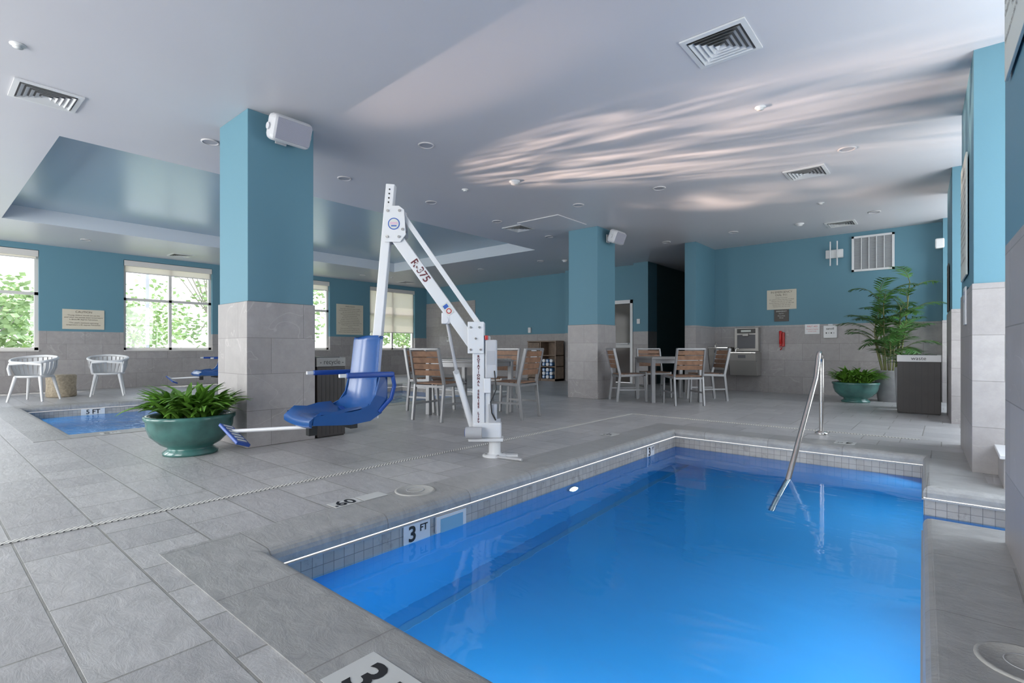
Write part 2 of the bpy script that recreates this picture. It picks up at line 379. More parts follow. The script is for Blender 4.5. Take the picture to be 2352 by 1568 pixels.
mb.box((-14.09,11.885,1.3),(-11.67,11.9,2.45),WALLTILE)
mb.build('wall_north_left')
mb=MB(); wallbox(mb,(-3.8,11.2),(1.05,11.45),1.34); wallbox(mb,(-4.02,10.1),(-3.8,11.45),1.34); mb.build('wall_north')
mb=MB(); mb.box((-5.75,12.15,0),(-5.55,16.2,H),TEALSHADE); mb.box((-4.02,11.45,0),(-3.82,16.2,H),TEALSHADE); mb.box((-5.75,16.0,0),(-3.8,16.2,H),TEALSHADE); mb.build('wall_corridor')
mb=MB(); mb.box((-5.1,12.9,H-.015),(-4.5,14.1,H-.001),GREY); mb.build('corridor_light_panel')  # plain grey plate standing for the corridor's ceiling light panel
mb=MB(); xs=[-14.35,-12.5,-9.5,-8.5,-5.5,-4.5,-1.2,1.05]
for i in range(0,7):
    a,b=xs[i],xs[i+1]
    if i%2==0: wallbox(mb,(a,-3.6),(b,-3.4),1.3)
    else: wallbox(mb,(a,-3.6),(b,-3.4),1.3,0,.5); mb.box((a,-3.6,2.9),(b,-3.4,H),TEAL)
mb.build('wall_south')
for i in (1,3,5):  # windows out of view behind the camera, added to light the room
    a,b=xs[i],xs[i+1]; mb=MB()
    for (x0,x1) in ((a,a+.06),(b-.06,b),((a+b)/2-.03,(a+b)/2+.03)): mb.box((x0,-3.55,.5),(x1,-3.45,2.9),FRAMEW)
    mb.box((a,-3.55,.5),(b,-3.45,.56),FRAMEW); mb.box((a,-3.55,2.84),(b,-3.45,2.9),FRAMEW); mb.box((a,-3.503,.5),(b,-3.5,2.9),GLASS)
    mb.build('window_%d'%(6+i))
Xw=lambda y:.2-.0325*(y-3.2)
mb=MB()
piers=[(-3.6,3.2),(4.9,6.2),(7.9,9.2),(10.9,11.2)]
for a,b in piers:
    p=lambda e:[(Xw(a)-e,a-e),(.95,a-e),(.95,b+e),(Xw(b)-e,b+e)]
    mb.prism(p(.008 if a>0 else 0),0,1.34,WALLTILE); mb.prism(p(0),1.34,H,TEAL)
gaps=[(3.2,4.9),(6.2,7.9),(9.2,10.9)]
for a,b in gaps:
    mb.box((.8,a,0),(.95,b,.35),WALLTILE); mb.box((.8,a,2.88),(.95,b,H),TEAL)
mb.build('wall_east')
for i,(a,b) in enumerate(gaps):
    mb=MB()
    for y0,y1 in ((a,a+.06),(b-.06,b)): mb.box((.84,y0,.35),(.92,y1,2.88),FRAMEW)
    for z0,z1 in ((.35,.41),(2.82,2.88),(1.95,2.0)): mb.box((.84,a,z0),(.92,b,z1),FRAMEW)
    mb.box((.878,a,.35),(.882,b,2.88),GLASS); mb.build('window_%d'%(20+i))
mb=MB(); mb.box((.27,4.42,.005),(.78,4.88,.19),WALLTILE); mb.box((.25,4.40,.19),(.78,4.885,.215),WHITE,bev=.004); mb.build('window_bench')
def column(name,x0,y0,x1,y1):
    mb=MB(); mb.box((x0,y0,0),(x1,y1,1.3),WALLTILE,bev=.006); e=.012; mb.box((x0+e,y0+e,1.3),(x1-e,y1-e,H),TEAL,bev=.004); mb.build(name)
column('square_column',-5.34,1.92,-4.69,2.56); column('square_column',-5.22,7.7,-4.6,8.34)
mb=MB(); mb.box((-7.0,11.88,0),(-6.93,12.0,2.12),WHITE); mb.box((-6.15,11.88,0),(-6.08,12.0,2.12),WHITE); mb.box((-7.0,11.88,2.03),(-6.08,12.0,2.12),WHITE)
mb.box((-6.93,11.95,0.01),(-6.15,11.98,2.03),DARKGLASS); mb.box((-6.93,11.93,.9),(-6.15,11.99,1.02),mat('door_rail_grey',(.5,.5,.5),.4)); mb.tube([(-6.9,11.86,1.0),(-6.2,11.86,1.0)],.015,WHITE); mb.box((-6.88,11.86,.99),(-6.86,11.95,1.01),WHITE);mb.box((-6.24,11.86,.99),(-6.22,11.95,1.01),WHITE)
mb.build('door_1')

# ---------------------------------------------------------------- signs
def sign(name,M,w,h,board,lines,ink,frame=None,fw=0):
    mb=MB(); mb.box((-w/2,-h/2,0.001),(w/2,h/2,.012),board,M,bev=.002)
    T=M@Matrix.Translation((0,0,.014))
    for t,y,s in lines: mb.text(t,0,y,s,ink,T,maxw=w*.92)
    return mb.build(name)
fW=lambda y,z:axes((WX,y,z),(0,1,0),(0,0,1))
fN=lambda x,z,Y=11.2:axes((x,Y,z),(1,0,0),(0,0,1))
def fE(y,z):
    return axes((Xw(y)-.008,y,z),(.0325,-1,0),(0,0,1))
sign('caution_sign',fW(2.42,1.5),.7,.42,CREAM,[('CAUTION',.155,.045),('*Young children should not use the',.085,.027),('pool when the normal water temperature',.04,.027),('is above 86 degrees Fahrenheit.',-.005,.027),("*This pool's maximum operating",-.075,.027),('temperature is 85 degrees Fahrenheit.',-.12,.027)],SIGNTX)
pr=[('POOL RULES',.40,.04)]
txt=['*Person with communicable disease or possible','infectious condition such as a cold, skin irritation, or','open sores must not enter the pool.','*Please use the restroom and take a cleansing','shower before entering the pool.','*No running or horseplay in pool area.','*No glass containers in or around the pool.','*No food or beverages are allowed in the pool.','*Use of this swimming pool is for registered guests only.','*Children under 14 must be with an adult.','*No diving.','*Swim at your own risk. No lifeguard on duty.','*Do not enter the pool if under the influence of','alcohol or drugs. Maximum number of swimmers 28.']
for i,t in enumerate(txt): pr.append((t,.33-i*.055,.026))
sign('pool_rules_sign',fW(8.84,1.77),.93,.93,CREAM,pr,SIGNTX)
sign('emergency_sign',fN(-2.50,1.85),.53,.39,CREAM,[('IN EMERGENCY',.145,.04),('DIAL 911',.088,.04),('Harbor Inn & Suites',.035,.019),('321 Lakeshore Drive, Manistee, MI 49660',.0,.019),('Manistee City Hall: 231-723-2558',-.035,.019),('Munson Manistee Hospital: 231-398-1000',-.07,.019),('Manistee Police: 231-723-2533',-.105,.019),('Manistee Fire: 231-723-1549',-.14,.019)],SIGNTX)
sign('emergency_phone_sign',fN(-2.50,1.535),.26,.235,SIGNDK,[('EMERGENCY',.08,.024),('Dial 911',.035,.02),('Phone Dials',-.01,.02),('Direct',-.05,.02)],SIGNW)
sign('notice_board',fN(-1.965,1.25),.25,.19,WHITE,[('FIRST AID',.05,.03),('Emergency Supplies',0,.018),('located inside',-.04,.018)],RED)
mb=MB(); M=fN(-1.665,1.21); mb.box((-.11,-.135,0),(.11,.10,.06),WHITE,M,bev=.01); mb.box((-.04,.10,0),(.04,.13,.03),WHITE,M,bev=.01)
mb.text('sanoll',0,.04,.04,BLACK,M@Matrix.Translation((0,0,.062)),maxw=.17,bold=.02)
for i in range(4): mb.disc((-.06+.04*i,-.04,.062),.013,GREY if i%2 else BLACK,12,M)
mb.build('wipes_dispenser')
lines=[('POOL RULES',.36,.05)]+[(t,.27-i*.055,.026) for i,t in enumerate(txt[:12])]
sign('pool_rules_sign',fE(5.62,1.93),.62,.95,SIGNW,lines,SIGNTX)
sign('notice_sign',fE(5.5,1.22),.2,.3,WHITE,[('NOTICE',.1,.03),('No Diving',.04,.022)],BLUETX)
sign('pool_rules_sign',fE(2.7,2.5),.62,.98,SIGNW,lines,SIGNTX)
sign('notice_sign',fE(8.6,1.65),.3,.6,SIGNDK,[('NO LIFEGUARD',.2,.03),('ON DUTY',.14,.03)],SIGNW)

# ---------------------------------------------------------------- ceiling fittings
VW=mat('vent_white',(.66,.66,.67),.4)
def ventmesh():
    mb=MB(); r2=math.sqrt(2); h=.215
    mb.box((-h+.03,-h+.03,-.004),(h-.03,h-.03,-.002),DARK)
    mb.lathe([(h*r2,-.001),(h*r2,-.012),((h-.035)*r2,-.014),((h-.035)*r2,-.002)],(0,0,0),VW,4,smooth=False,rot=math.pi/4)
    k=h-.045
    while k>.03:
        mb.lathe([(k*r2,-.020),((k-.022)*r2,-.004),((k-.026)*r2,-.004),((k-.004)*r2,-.021)],(0,0,0),VW,4,smooth=False,rot=math.pi/4); k-=.034
    return mb.mesh('vent')
vm=ventmesh()
for x,y in [(-1.2,3.665),(-5.76,.745),(-1.29,7.0),(-1.37,10.24),(-5.75,6.96),(-13.28,4.0),(-13.2,10.3)]: place('ceiling_vent',vm,(x,y,H),0)
mb=MB(); mb.box((-.42,-.42,-.015),(.42,.42,-.001),CEIL,bev=.003); mb.build('corridor_light_panel',(-5.10,7.05,H))
mb=MB(); LT=mat('downlight_trim',(.6,.57,.58),.4); LI=mat('downlight_lens',(.42,.42,.46),.3)
mb.lathe([(.085,-.001),(.085,-.008),(.07,-.012),(.065,-.004)],(0,0,0),LT,28); mb.disc((0,0,-.005),.068,LI)
dm=mb.mesh('downlight')
for x,y in [(-4.14,3.49),(-5.72,3.51),(-5.7,4.9),(-5.76,2.0),(-.81,6.45),(-2.9,6.42),(-4.15,6.4),(-2.97,9.73),(-.86,9.7),(-4.26,9.76),(-5.74,7.85),(-5.72,6.35),(-12.8,2.23),(-7.5,9.9),(-9.5,9.9),(-11.5,9.9),(-12.9,6.0),(-12.9,8.5)]: place('recessed_downlight',dm,(x,y,H))
mb=MB(); mb.lathe([(.07,-.001),(.07,-.012),(.05,-.018),(.045,-.04),(.001,-.045)],(0,0,0),WHITE,24); sm=mb.mesh('smoke')
for x,y in [(-4.18,4.97),(-1.91,9.79),(-7.0,10.2)]: place('smoke_detector',sm,(x,y,H))
mb=MB(); mb.lathe([(.045,-.001),(.045,-.006),(.02,-.01),(.018,-.02),(.03,-.022),(.001,-.024)],(0,0,0),WHITE,20); sm=mb.mesh('sprinkler')
for x,y in [(-4.9,4.8),(-1.25,4.84),(-4.94,.49),(-1.4,8.6),(-12.6,9.3)]: place('fire_sprinkler',sm,(x,y,H))
def speaker():
    mb=MB(); M=Matrix.Rotation(R(22),4,'Y')
    G=mat('speaker_housing',(.55,.55,.58),.4)
    mb.box((-.09,-.18,-.115),(.07,.18,.115),G,M,bev=.045,seg=4); mb.box((.071,-.155,-.09),(.078,.155,.09),mat('speaker_grille',(.38,.38,.45),.6,bump=.6,bscale=300),M,bev=.003)
    mb.box((-.185,-.03,-.03),(-.08,.03,.03),WHITE); mb.box((-.19,-.05,-.07),(-.175,.05,.07),WHITE)
    mb.tube([(-.02,-.195,0),(-.02,.195,0)],.03,G,12)
    return mb.mesh('speaker')
spm=speaker()
place('wall_speaker',spm,(-4.505,2.22,2.83),0); place('wall_speaker',spm,(-4.415,8.05,2.83),0)
mb=MB(); mb.box((-.12,-.07,-.08),(.0,.07,.08),WHITE,bev=.02); mb.box((-.02,-.04,-.04),(.06,.04,.04),WHITE); mb.build('wall_speaker',(-.03,10.2+.75,2.6))

# ---------------------------------------------------------------- back wall equipment
mb=MB(); X0,X1,Z0,Z1=-1.33,-.70,2.28,2.92; Y=11.2
GP=mat('grille_panel_grey',(.36,.37,.39),.5)
for a,b in (((X0,Z0),(X1,Z0+.035)),((X0,Z1-.035),(X1,Z1)),((X0,Z0),(X0+.035,Z1)),((X1-.035,Z0),(X1,Z1))): mb.box((a[0],Y-.03,a[1]),(b[0],Y-.001,b[1]),WHITE)
mb.box((X0+.03,Y-.006,Z0+.03),(X1-.03,Y-.001,Z1-.03),GP)
for i in range(1,5): x=X0+.035+(X1-X0-.07)*i/5; mb.box((x-.006,Y-.03,Z0+.03),(x+.006,Y-.002,Z1-.03),WHITE)
z=Z0+.05
while z<Z1-.04:
    mb.beam((X0+.035,Y-.018,z),(X1-.035,Y-.018,z),.003,.014,GP,up=(0,-.6,.8)); z+=.022
mb.build('return_air_grille')
mb=MB(); mb.box((-1.74,11.14,2.56),(-1.46,11.197,2.72),WHITE,bev=.012)
for x in (-1.66,-1.55): mb.tube([(x,11.12,2.42),(x,11.12,2.87)],.012,WHITE); mb.box((x-.01,11.12,2.6),(x+.01,11.15,2.66),WHITE)
mb.build('wireless_access_point')
mb=MB(); FST=mat('fountain_steel',(.30,.285,.27),.35,metal=.25); FDK=mat('fountain_dark_panel',(.10,.10,.11),.5)
mb.box((-3.36,11.06,.82),(-2.89,11.195,1.31),FST,bev=.012); mb.box((-3.30,11.052,.88),(-2.95,11.065,1.16),FDK,bev=.004); mb.box((-3.30,11.045,1.19),(-2.95,11.065,1.28),BLACK,bev=.004)
mb.box((-3.18,11.0,1.13),(-3.07,11.06,1.18),FST,bev=.006); mb.box((-3.22,11.042,1.215),(-3.03,11.046,1.255),SIGNW)
def basin(x0,x1,zt,zb):
    yf=10.76
    vs=[(x0,11.195,zb),(x1,11.195,zb),(x1,11.195,zt),(x0,11.195,zt),(x0,yf+.12,zb),(x1,yf+.12,zb),(x1,yf+.02,zt-.16),(x0,yf+.02,zt-.16),(x1,yf,zt),(x0,yf,zt)]
    mb.add(vs,[(0,1,5,4),(4,5,6,7),(7,6,8,9),(9,8,2,3),(0,4,7,9,3),(1,2,8,6,5),(0,3,2,1)],FST)
    mb.box((x0-.01,yf-.01,zt-.02),(x1+.01,11.05,zt+.015),STEEL,bev=.01)
    mb.box(((x0+x1)/2-.07,yf-.002,zt-.11),((x0+x1)/2+.07,yf+.014,zt-.05),FDK)
    mb.box((x0-.003,yf+.03,zt-.175),(x1+.003,yf+.10,zt-.165),FDK)
    c=((x0+x1)/2,10.91,zt+.016); mb.lathe([(.14,0),(.11,-.012),(.02,-.014)],c,FDK,24); mb.tube([(x0+.09,10.93,zt),(x0+.09,10.93,zt+.06),(x0+.13,10.93,zt+.085),(x0+.16,10.93,zt+.07)],.012,STEEL)
basin(-3.38,-2.87,.80,.34); basin(-3.79,-3.40,.90,.44)
mb.build('drinking_fountain')
mb=MB(); mb.box((-2.53,11.15,.92),(-2.44,11.197,1.2),RED,bev=.01); mb.tube([(-2.50,11.12,1.21),(-2.50,11.09,1.17),(-2.50,11.09,1.02),(-2.50,11.12,.98)],[.03,.02,.02,.03],RED)
mb.tube([(-2.5,11.12,.98)]+[(-2.5+.02*math.sin(i*.9),11.12,.98-.012*i) for i in range(1,12)]+[(-2.46,11.15,.93)],.006,RED,6)
mb.build('emergency_telephone')
mb=MB(); M=axes((-5.8,11.649,1.55),(1,0,0),(0,0,1)); mb.box((-.04,-.06,0),(.04,.06,.012),WHITE,M); mb.build('wall_switch_plate')
mb=MB(); mb.cyl((-12.9,11.883,1.2),(-12.9,11.85,1.2),.09,WHITE); mb.tube([(-12.9,11.84,1.25),(-12.9,11.8,1.25),(-12.9,11.8,1.12)],.015,STEEL); mb.build('shower_valve')
mb=MB(); M=axes((-9.4,11.898,1.42),(1,0,0),(0,0,1)); mb.box((-.05,-.08,0),(.05,.08,.05),WHITE,M,bev=.01); mb.build('paper_dispenser')

# ---------------------------------------------------------------- pool lift
def liftmesh():
    mb=MB(); W=WHITEP
    mb.lathe([(.001,0),(.10,0),(.10,.012),(.06,.02),(.048,.03),(.048,.14),(.001,.14)],(0,0,0),W,28)
    for k in range(4): t=k*math.pi/2+.4; mb.cyl((.075*math.cos(t),.075*math.sin(t),.012),(.075*math.cos(t),.075*math.sin(t),.024),.01,STEEL,8)
    mb.box((-.21,-.07,.13),(.07,.07,.155),W,bev=.004); mb.box((-.17,-.06,.155),(.055,.06,.28),W,bev=.012)
    mb.cyl((-.23,-.09,.205),(-.10,-.09,.205),.048,GREY,20); mb.cyl((-.235,-.09,.205),(-.23,-.09,.205),.03,BLUETX,16)
    mb.cyl((0,0,.28),(0,0,.31),.05,GREY)
    mb.box((-.178,-.05,.2),(-.08,.05,1.09),W,bev=.006)
    mb.box((-.08,-.035,.2),(-.035,.035,.98),W,bev=.006)
    M=axes((-.129,-.0525,0),(1,0,0),(0,0,1))
    s='ROTATIONAL SERIES LIFT'; z=.815
    for c in s:
        if c!=' ': mb.text(c,0,z,.020,REDTX,M,bold=.06)
        z-=.0255
    mb.text('lift co.',0,.955,.018,REDTX,M,maxw=.08); mb.disc((-.03,.955,.001),.009,BLUETX,12,M)
    mb.box((-.075,-.06,.64),(.02,.06,.95),mat('control_box_grey',(.5,.5,.52),.4),bev=.01); mb.box((-.085,-.062,.52),(-.03,-.03,.64),W,bev=.005)
    mb.box((-.06,-.063,.75),(.005,-.058,.86),GREY); mb.cyl((-.065,-.05,.95),(-.065,-.05,.985),.014,RED,12)
    mb.box((-.05,-.05,.255),(.02,.01,.43),GREY,bev=.008)
    mb.tube([(-.0,-.06,.7),(.015,-.07,.55),(-.03,-.07,.45),(-.02,-.06,.36),(.01,-.05,.3)],.006,BLACK,6)
    for y in (-.062,.062):
        mb.box((-.215,y-.006,.84),(-.085,y+.006,1.095),W,bev=.003)
        for x,z in ((-.19,.87),(-.11,.87),(-.19,1.05),(-.12,1.05),(-.15,.96)): mb.cyl((x,y-.014,z),(x,y+.014,z),.009,STEEL,10)
    mb.beam((-.165,0,.90),(-.81,0,1.80),.085,.095,W,up=(1,0,.7),bev=.005)
    mb.beam((-.115,.0,1.06),(-.745,.0,1.965),.055,.04,W,up=(1,0,.7),bev=.004)
    d=Vector((.615,0,-.865)).normalized()
    M=axes((-.60,-.0445,1.509),tuple(d),tuple(Vector((0,-1,0)).cross(d)))
    mb.text('R-375',0,0,.062,REDTX,M,bold=.03); mb.text('R-375',0,0,.046,WHITE,M@Matrix.Translation((0,0,.0006)),bold=-.01)
    mb.box((.33,-.03,0),(.43,.03,.001),SIGNW,M); mb.disc((.40,0,.002),.022,RED,18,M); mb.disc((.40,0,.0025),.015,SIGNW,18,M); mb.box((.34,-.02,.001),(.37,.02,.002),BLUETX,M)
    for y in (-.055,.055):
        P=[(-.885,1.74),(-.76,1.74),(-.715,1.80),(-.73,2.0),(-.77,2.03),(-.86,2.03),(-.89,1.97)]
        n=len(P); mb.add([(p[0],y-.006,p[1]) for p in P]+[(p[0],y+.006,p[1]) for p in P],[list(range(n)),list(range(n,2*n))]+[(i,(i+1)%n,(i+1)%n+n,i+n) for i in range(n)],W)
        for x,z in ((-.86,1.99),(-.765,1.99),(-.865,1.78),(-.77,1.78),(-.74,1.84)): mb.cyl((x,y-.014,z),(x,y+.014,z),.011,STEEL,10)
    M=axes((-.81,-.0625,1.885),(1,0,0),(0,0,1)); mb.disc((0,0,0),.048,BLUETX,26,M); mb.disc((0,0,.0006),.040,SIGNW,26,M); mb.box((-.03,-.006,.001),(.03,.014,.0014),PINK,M); mb.box((-.022,-.022,.001),(.022,-.012,.0014),BLUETX,M)
    mb.beam((-.845,0,2.215),(-.985,0,.62),.075,.072,W,up=(1,0,0),bev=.006)
    for i in range(6):
        t=i*.035; mb.cyl((-.850-t*.085,-.040,2.17-t),(-.850-t*.085,-.037,2.17-t),.007,BLACK,8)
    mb.tube([(-.385,-.0,1.08),(-.31,0,.68)],.014,GREY,12); mb.tube([(-.318,0,.70),(-.185,0,.245)],.026,W,14); mb.cyl((-.40,-.05,1.11),(-.40,.05,1.11),.028,W,14); mb.box((-.43,-.045,1.08),(-.36,.045,1.17),W,bev=.006)
    mb.cyl((-.31,-.03,.69),(-.31,.03,.69),.02,GREY,12)
    # seat shell
    f=Vector((-.74,-.673,0)); l=Vector((.673,-.74,0)); O=Vector((-1.055,-.14,0))
    MS=Matrix(((l.x,f.x,0,O.x),(l.y,f.y,0,O.y),(0,0,1,0),(0,0,0,1)))
    prof=[(-.10,.985),(-.105,.975),(-.10,.95),(-.09,.85),(-.075,.70),(-.06,.58),(-.045,.50),(-.02,.435),(.03,.395),(.10,.375),(.20,.37),(.32,.38),(.42,.39),(.47,.385),(.50,.36),(.50,.325)]
    ws=[.195,.22,.228,.23,.235,.24,.25,.255,.26,.265,.27,.27,.265,.26,.255,.25]
    rows=[];rows2=[]
    NL=13
    for k,(y,z) in enumerate(prof):
        w=ws[k]; r=[];r2=[]
        for j in range(NL):
            a=-1+2*j/(NL-1); e=abs(a)**3
            if k<=8: dy=.05*e; dz=0
            else: dy=0; dz=(.05*e if k<13 else .015*e)
            if 7<=k<=10: dy+=.03*e; dz+=.03*e
            if k==0: dz-=.02*abs(a)**4
            r.append((a*w,y+dy,z+dz)); 
            ny,nz=(-.022,0) if k<7 else ((-.016,-.016) if k<10 else (0,-.024))
            if k>=13: ny,nz=(-.02,-.012)
            r2.append((a*w,y+dy+ny,z+dz+nz))
        rows.append(r);rows2.append(r2)
    mb.grid(rows,BLUE,MS); mb.grid(rows2,BLUE,MS)
    n=len(rows); 
    mb.grid([[rows[i][0] for i in range(n)],[rows2[i][0] for i in range(n)]],BLUE,MS,False)
    mb.grid([[rows[i][-1] for i in range(n)],[rows2[i][-1] for i in range(n)]],BLUE,MS,False)
    mb.grid([rows[0],rows2[0]],BLUE,MS,False); mb.grid([rows[-1],rows2[-1]],BLUE,MS,False)
    for sgn in (-1,1):
        q=[(-.09,.66),(-.09,.50),(-.04,.39),(.05,.34),(.2,.325),(.35,.335),(.48,.345)]; q2=[(-.03,.68),(.01,.53),(.06,.46),(.13,.43),(.2,.42),(.35,.42),(.47,.405)]
        for o in (.248,.265):
            mb.grid([[(sgn*o,a,b) for a,b in q],[(sgn*(o+.005),a,b) for a,b in q2]],BLUE,MS,False)
        mb.grid([[(sgn*.253,a,b) for a,b in q2],[(sgn*.270,a,b) for a,b in q2]],BLUE,MS,False)
        mb.box((sgn*.305-.022,-.12,.665),(sgn*.305+.022,.26,.705),BLUE2,MS,bev=.014,seg=3)
        mb.box((sgn*.305-.012,.25,.672),(sgn*.305+.012,.31,.698),WHITE,MS,bev=.004)
        mb.tube([(sgn*.305,-.11,.68),(sgn*.30,-.13,.60),(sgn*.285,-.11,.50),(sgn*.262,-.02,.40)],.016,BLUE2,8,MS)
        mb.box((sgn*.2,-.14,.66),(sgn*.29,-.10,.7),BLUE2,MS,bev=.008)
    mb.grid([[(-.2,.06,.415),(-.05,.10,.405),(.08,.12,.41),(.21,.08,.425)],[(-.2,.10,.415),(-.05,.14,.405),(.08,.155,.41),(.21,.12,.425)]],BLUE2,MS)
    mb.box((-.05,-.12,.31),(.05,.42,.345),GREY,MS,bev=.005); mb.box((-.16,.1,.28),(.16,.16,.33),BLACK,MS,bev=.005); mb.box((-.03,-.14,.32),(.03,-.115,.68),W,MS,bev=.004)
    mb.box((-.02,.36,.24),(.04,.42,.33),BLACK,MS)
    a=MS@Vector((0,.38,.30)); e=Vector((-1.93,-.42,.27)); mb.tube([a,e],.014,W,12)
    l2=Vector((.72,-.55,-.35)).normalized(); 
    MF=axes(tuple(e+Vector((.05,-.04,-.02))),tuple(l2),tuple(l2.cross(Vector((-.3,.5,.8)))*-1))
    mb.box((-.15,-.055,-.012),(.15,.055,.012),BLUE2,MF,bev=.006)
    for i in range(6): x=-.115+i*.045; mb.box((x-.012,-.035,.0125),(x+.012,.035,.0145),SIGNW,MF)
    mb.tube([(.02,-.08,.012),(.10,-.14,.014),(.22,-.22,.016)],.011,GREY,8); mb.box((.09,-.04,.0),(.19,.03,.015),W,bev=.004)
    return mb.mesh('lift')
lm=liftmesh()
place('pool_lift',lm,(-2.82,3.10,0),R(40.35))
place('pool_lift',lm,(-10.95,5.1,0),R(46))

# ---------------------------------------------------------------- handrail
mb=MB()
pts=[(0,6.08,0),(0,6.08,.66)]
for i in range(0,9):
    t=math.pi*i/8*.93; pts.append((0,5.985+.095*math.cos(t),.74+.095*math.sin(t)))
pts+=[(0,5.78,.58),(0,4.62,-.19),(0,4.25,-.5),(0,4.1,-.62)]
mb.tube(pts,.022,STEEL,16); mb.lathe([(.06,0),(.06,.012),(.03,.025)],(0,6.08,0.004),STEEL,24)
mb.build('stainless_handrail',(-.985,0,0))

# ---------------------------------------------------------------- plants
def leaf(mb,base,az,L,w,e0,e1,m,n=7,wob=0):
    d=Vector((math.cos(az),math.sin(az),0)); sd=Vector((-d.y,d.x,0)); p=Vector(base); rows=[]
    for i in range(n+1):
        t=i/n; ww=w*(math.sin(math.pi*(t*.88+.1))**.8)*(1+(.25*wob if i%2 else -.25*wob))
        c=p.copy(); tilt=.25
        rows.append([c-sd*ww/2+Vector((0,0,ww*tilt)),c,c+sd*ww/2+Vector((0,0,ww*tilt))])
        e=e0+(e1-e0)*t; p=p+(d*math.cos(e)+Vector((0,0,math.sin(e))))*L/n
    mb.grid(rows,m)
def bowlplanter(name,loc,seed=1):
    random.seed(seed); mb=MB()
    prof=[(.001,0),(.20,0),(.205,.02),(.17,.045),(.165,.06),(.22,.09),(.29,.16),(.315,.23),(.32,.285),(.335,.30),(.335,.325),(.31,.33),(.29,.31),(.29,.28)]
    mb.lathe(prof,(0,0,0),GREENPOT,40); mb.disc((0,0,.29),.295,SOIL,32)
    for i in range(30):
        cx,cy=random.uniform(-.19,.19),random.uniform(-.17,.15)
        for k in range(9):
            az=math.atan2(cy,cx)+random.uniform(-2.0,2.0); L=random.uniform(.22,.42)
            reach=cy+math.sin(az)*L*.75
            if reach>.34: L*=max(.3,(.34-cy)/(reach-cy))
            leaf(mb,(cx,cy,.28),az,L,random.uniform(.04,.06),R(random.uniform(50,88)),R(random.uniform(-45,25)),LEAF,7,random.random()*.5)
    mb.build(name,loc)
bowlplanter('potted_fern',(-4.87,1.54,0),3)
bowlplanter('potted_fern',(-1.15,10.1,0),5)
random.seed(11)
mb=MB(); mb.lathe([(.001,0),(.17,0),(.235,.5),(.245,.52),(.225,.52),(.22,.47)],(0,0,0),PLANTERG,32); mb.disc((0,0,.47),.22,SOIL)
def frond(mb,az,L,e0,e1,base):
    d=Vector((math.cos(az),math.sin(az),0)); p=Vector(base); n=18; pts=[];dirs=[]
    for i in range(n+1):
        t=i/n; e=e0+(e1-e0)*t**1.3; pts.append(p.copy()); v=d*math.cos(e)+Vector((0,0,math.sin(e))); dirs.append(v); p=p+v*L/n
    mb.tube(pts,[.006*(1-.7*i/n) for i in range(n+1)],STEM,5)
    sd=Vector((-d.y,d.x,0))
    for i in range(3,n+1):
        t=(i-3)/(n-3); ll=.22*(math.sin(math.pi*(.2+.7*t)))
        for sg in (-1,1):
            v=(sd*sg*.85+dirs[i]*.7+Vector((0,0,random.uniform(-.2,.15)))).normalized(); q=pts[i].copy(); rows=[]
            nn=dirs[i].cross(v).normalized(); wdir=v.cross(nn).normalized()
            for k in range(4):
                tt=k/3; w=.022*math.sin(math.pi*(.15+.83*tt)); rows.append([q-wdir*w/2,q+wdir*w/2])
                q=q+(v+Vector((0,0,-.5*tt)))*ll/3
            mb.grid(rows,LEAF2)
hs=[1.5,1.3,.5,1.1,.75,.95,.35,1.2,.6,.85,.45]
for i in range(11):
    a0=i*2.4; hgt=hs[i]; tilt=random.uniform(.06,.16)
    b0=Vector((.10*math.cos(a0),.10*math.sin(a0),.46)); top=b0+Vector((tilt*hgt*math.cos(a0),tilt*hgt*math.sin(a0),hgt))
    mid=(b0+top)/2+Vector((.02*math.cos(a0),.02*math.sin(a0),0))
    mb.tube([b0,mid,top],[.013,.011,.008],STEM,7)
    for k in range(5):
        frac=.62+.38*k/4; bp=b0+(top-b0)*frac
        az=a0+k*2.2+random.uniform(-.4,.4); L=random.uniform(.42,.62)
        if bp.y+math.sin(az)*L*.8>.56: L*=.6
        frond(mb,az,L,R(random.uniform(35,75)),R(random.uniform(-50,0)),bp)
mb.build('potted_palm',(-.72,10.56,0))

# ---------------------------------------------------------------- bins & shelf
def bin_(name,w,d,h,label,band,loc,rz):
    mb=MB(); mb.box((-w/2,-d/2,.01),(w/2,d/2,h-.10),BIN,bev=.006); mb.box((-w/2+.01,-d/2+.01,0),(w/2-.01,d/2-.01,.02),BLACK)
    for i in range(1,7):
        x=-w/2+w*i/7; mb.box((x-.002,-d/2-.002,.03),(x+.002,-d/2+.001,h-.12),BLACK)
    mb.box((-w/2-.004,-d/2-.004,h-.10),(w/2+.004,d/2+.004,h-.01),band,bev=.004)
    mb.box((-w/2+.04,-d/2+.04,h-.012),(w/2-.04,d/2-.04,h-.005),BLACK)
    M=axes((0,-d/2-.0055,0),(1,0,0),(0,0,1)); mb.text(label,0,h-.055,.05,BLACK,M,maxw=w*.85)
    mb.build(name,loc,rz)
bin_('recycle_bin',.30,.46,.80,'- recycle -',BINBAND,(-4.91,2.73,0),R(90))
bin_('waste_bin',.46,.40,.80,'waste',WHITE,(-.29,8.96,0),0)
random.seed(4); mb=MB()
mb.lathe([(.001,0),(.13,0),(.16,.60),(.15,.60),(.145,.57)],(0,0,0),PLANTERG,24); mb.disc((0,0,.57),.14,SOIL)
for i in range(80): leaf(mb,(random.uniform(-.06,.06),random.uniform(-.06,.06),.55),random.uniform(0,6.28),random.uniform(.34,.52),.03,R(random.uniform(55,88)),R(random.uniform(-60,-5)),LEAF2,7)
mb.build('potted_grass_plant',(-.44,9.5,0))
mb=MB(); x0,x1,y0,y1,h=-8.94,-7.98,11.2,11.58,1.09; t=.03
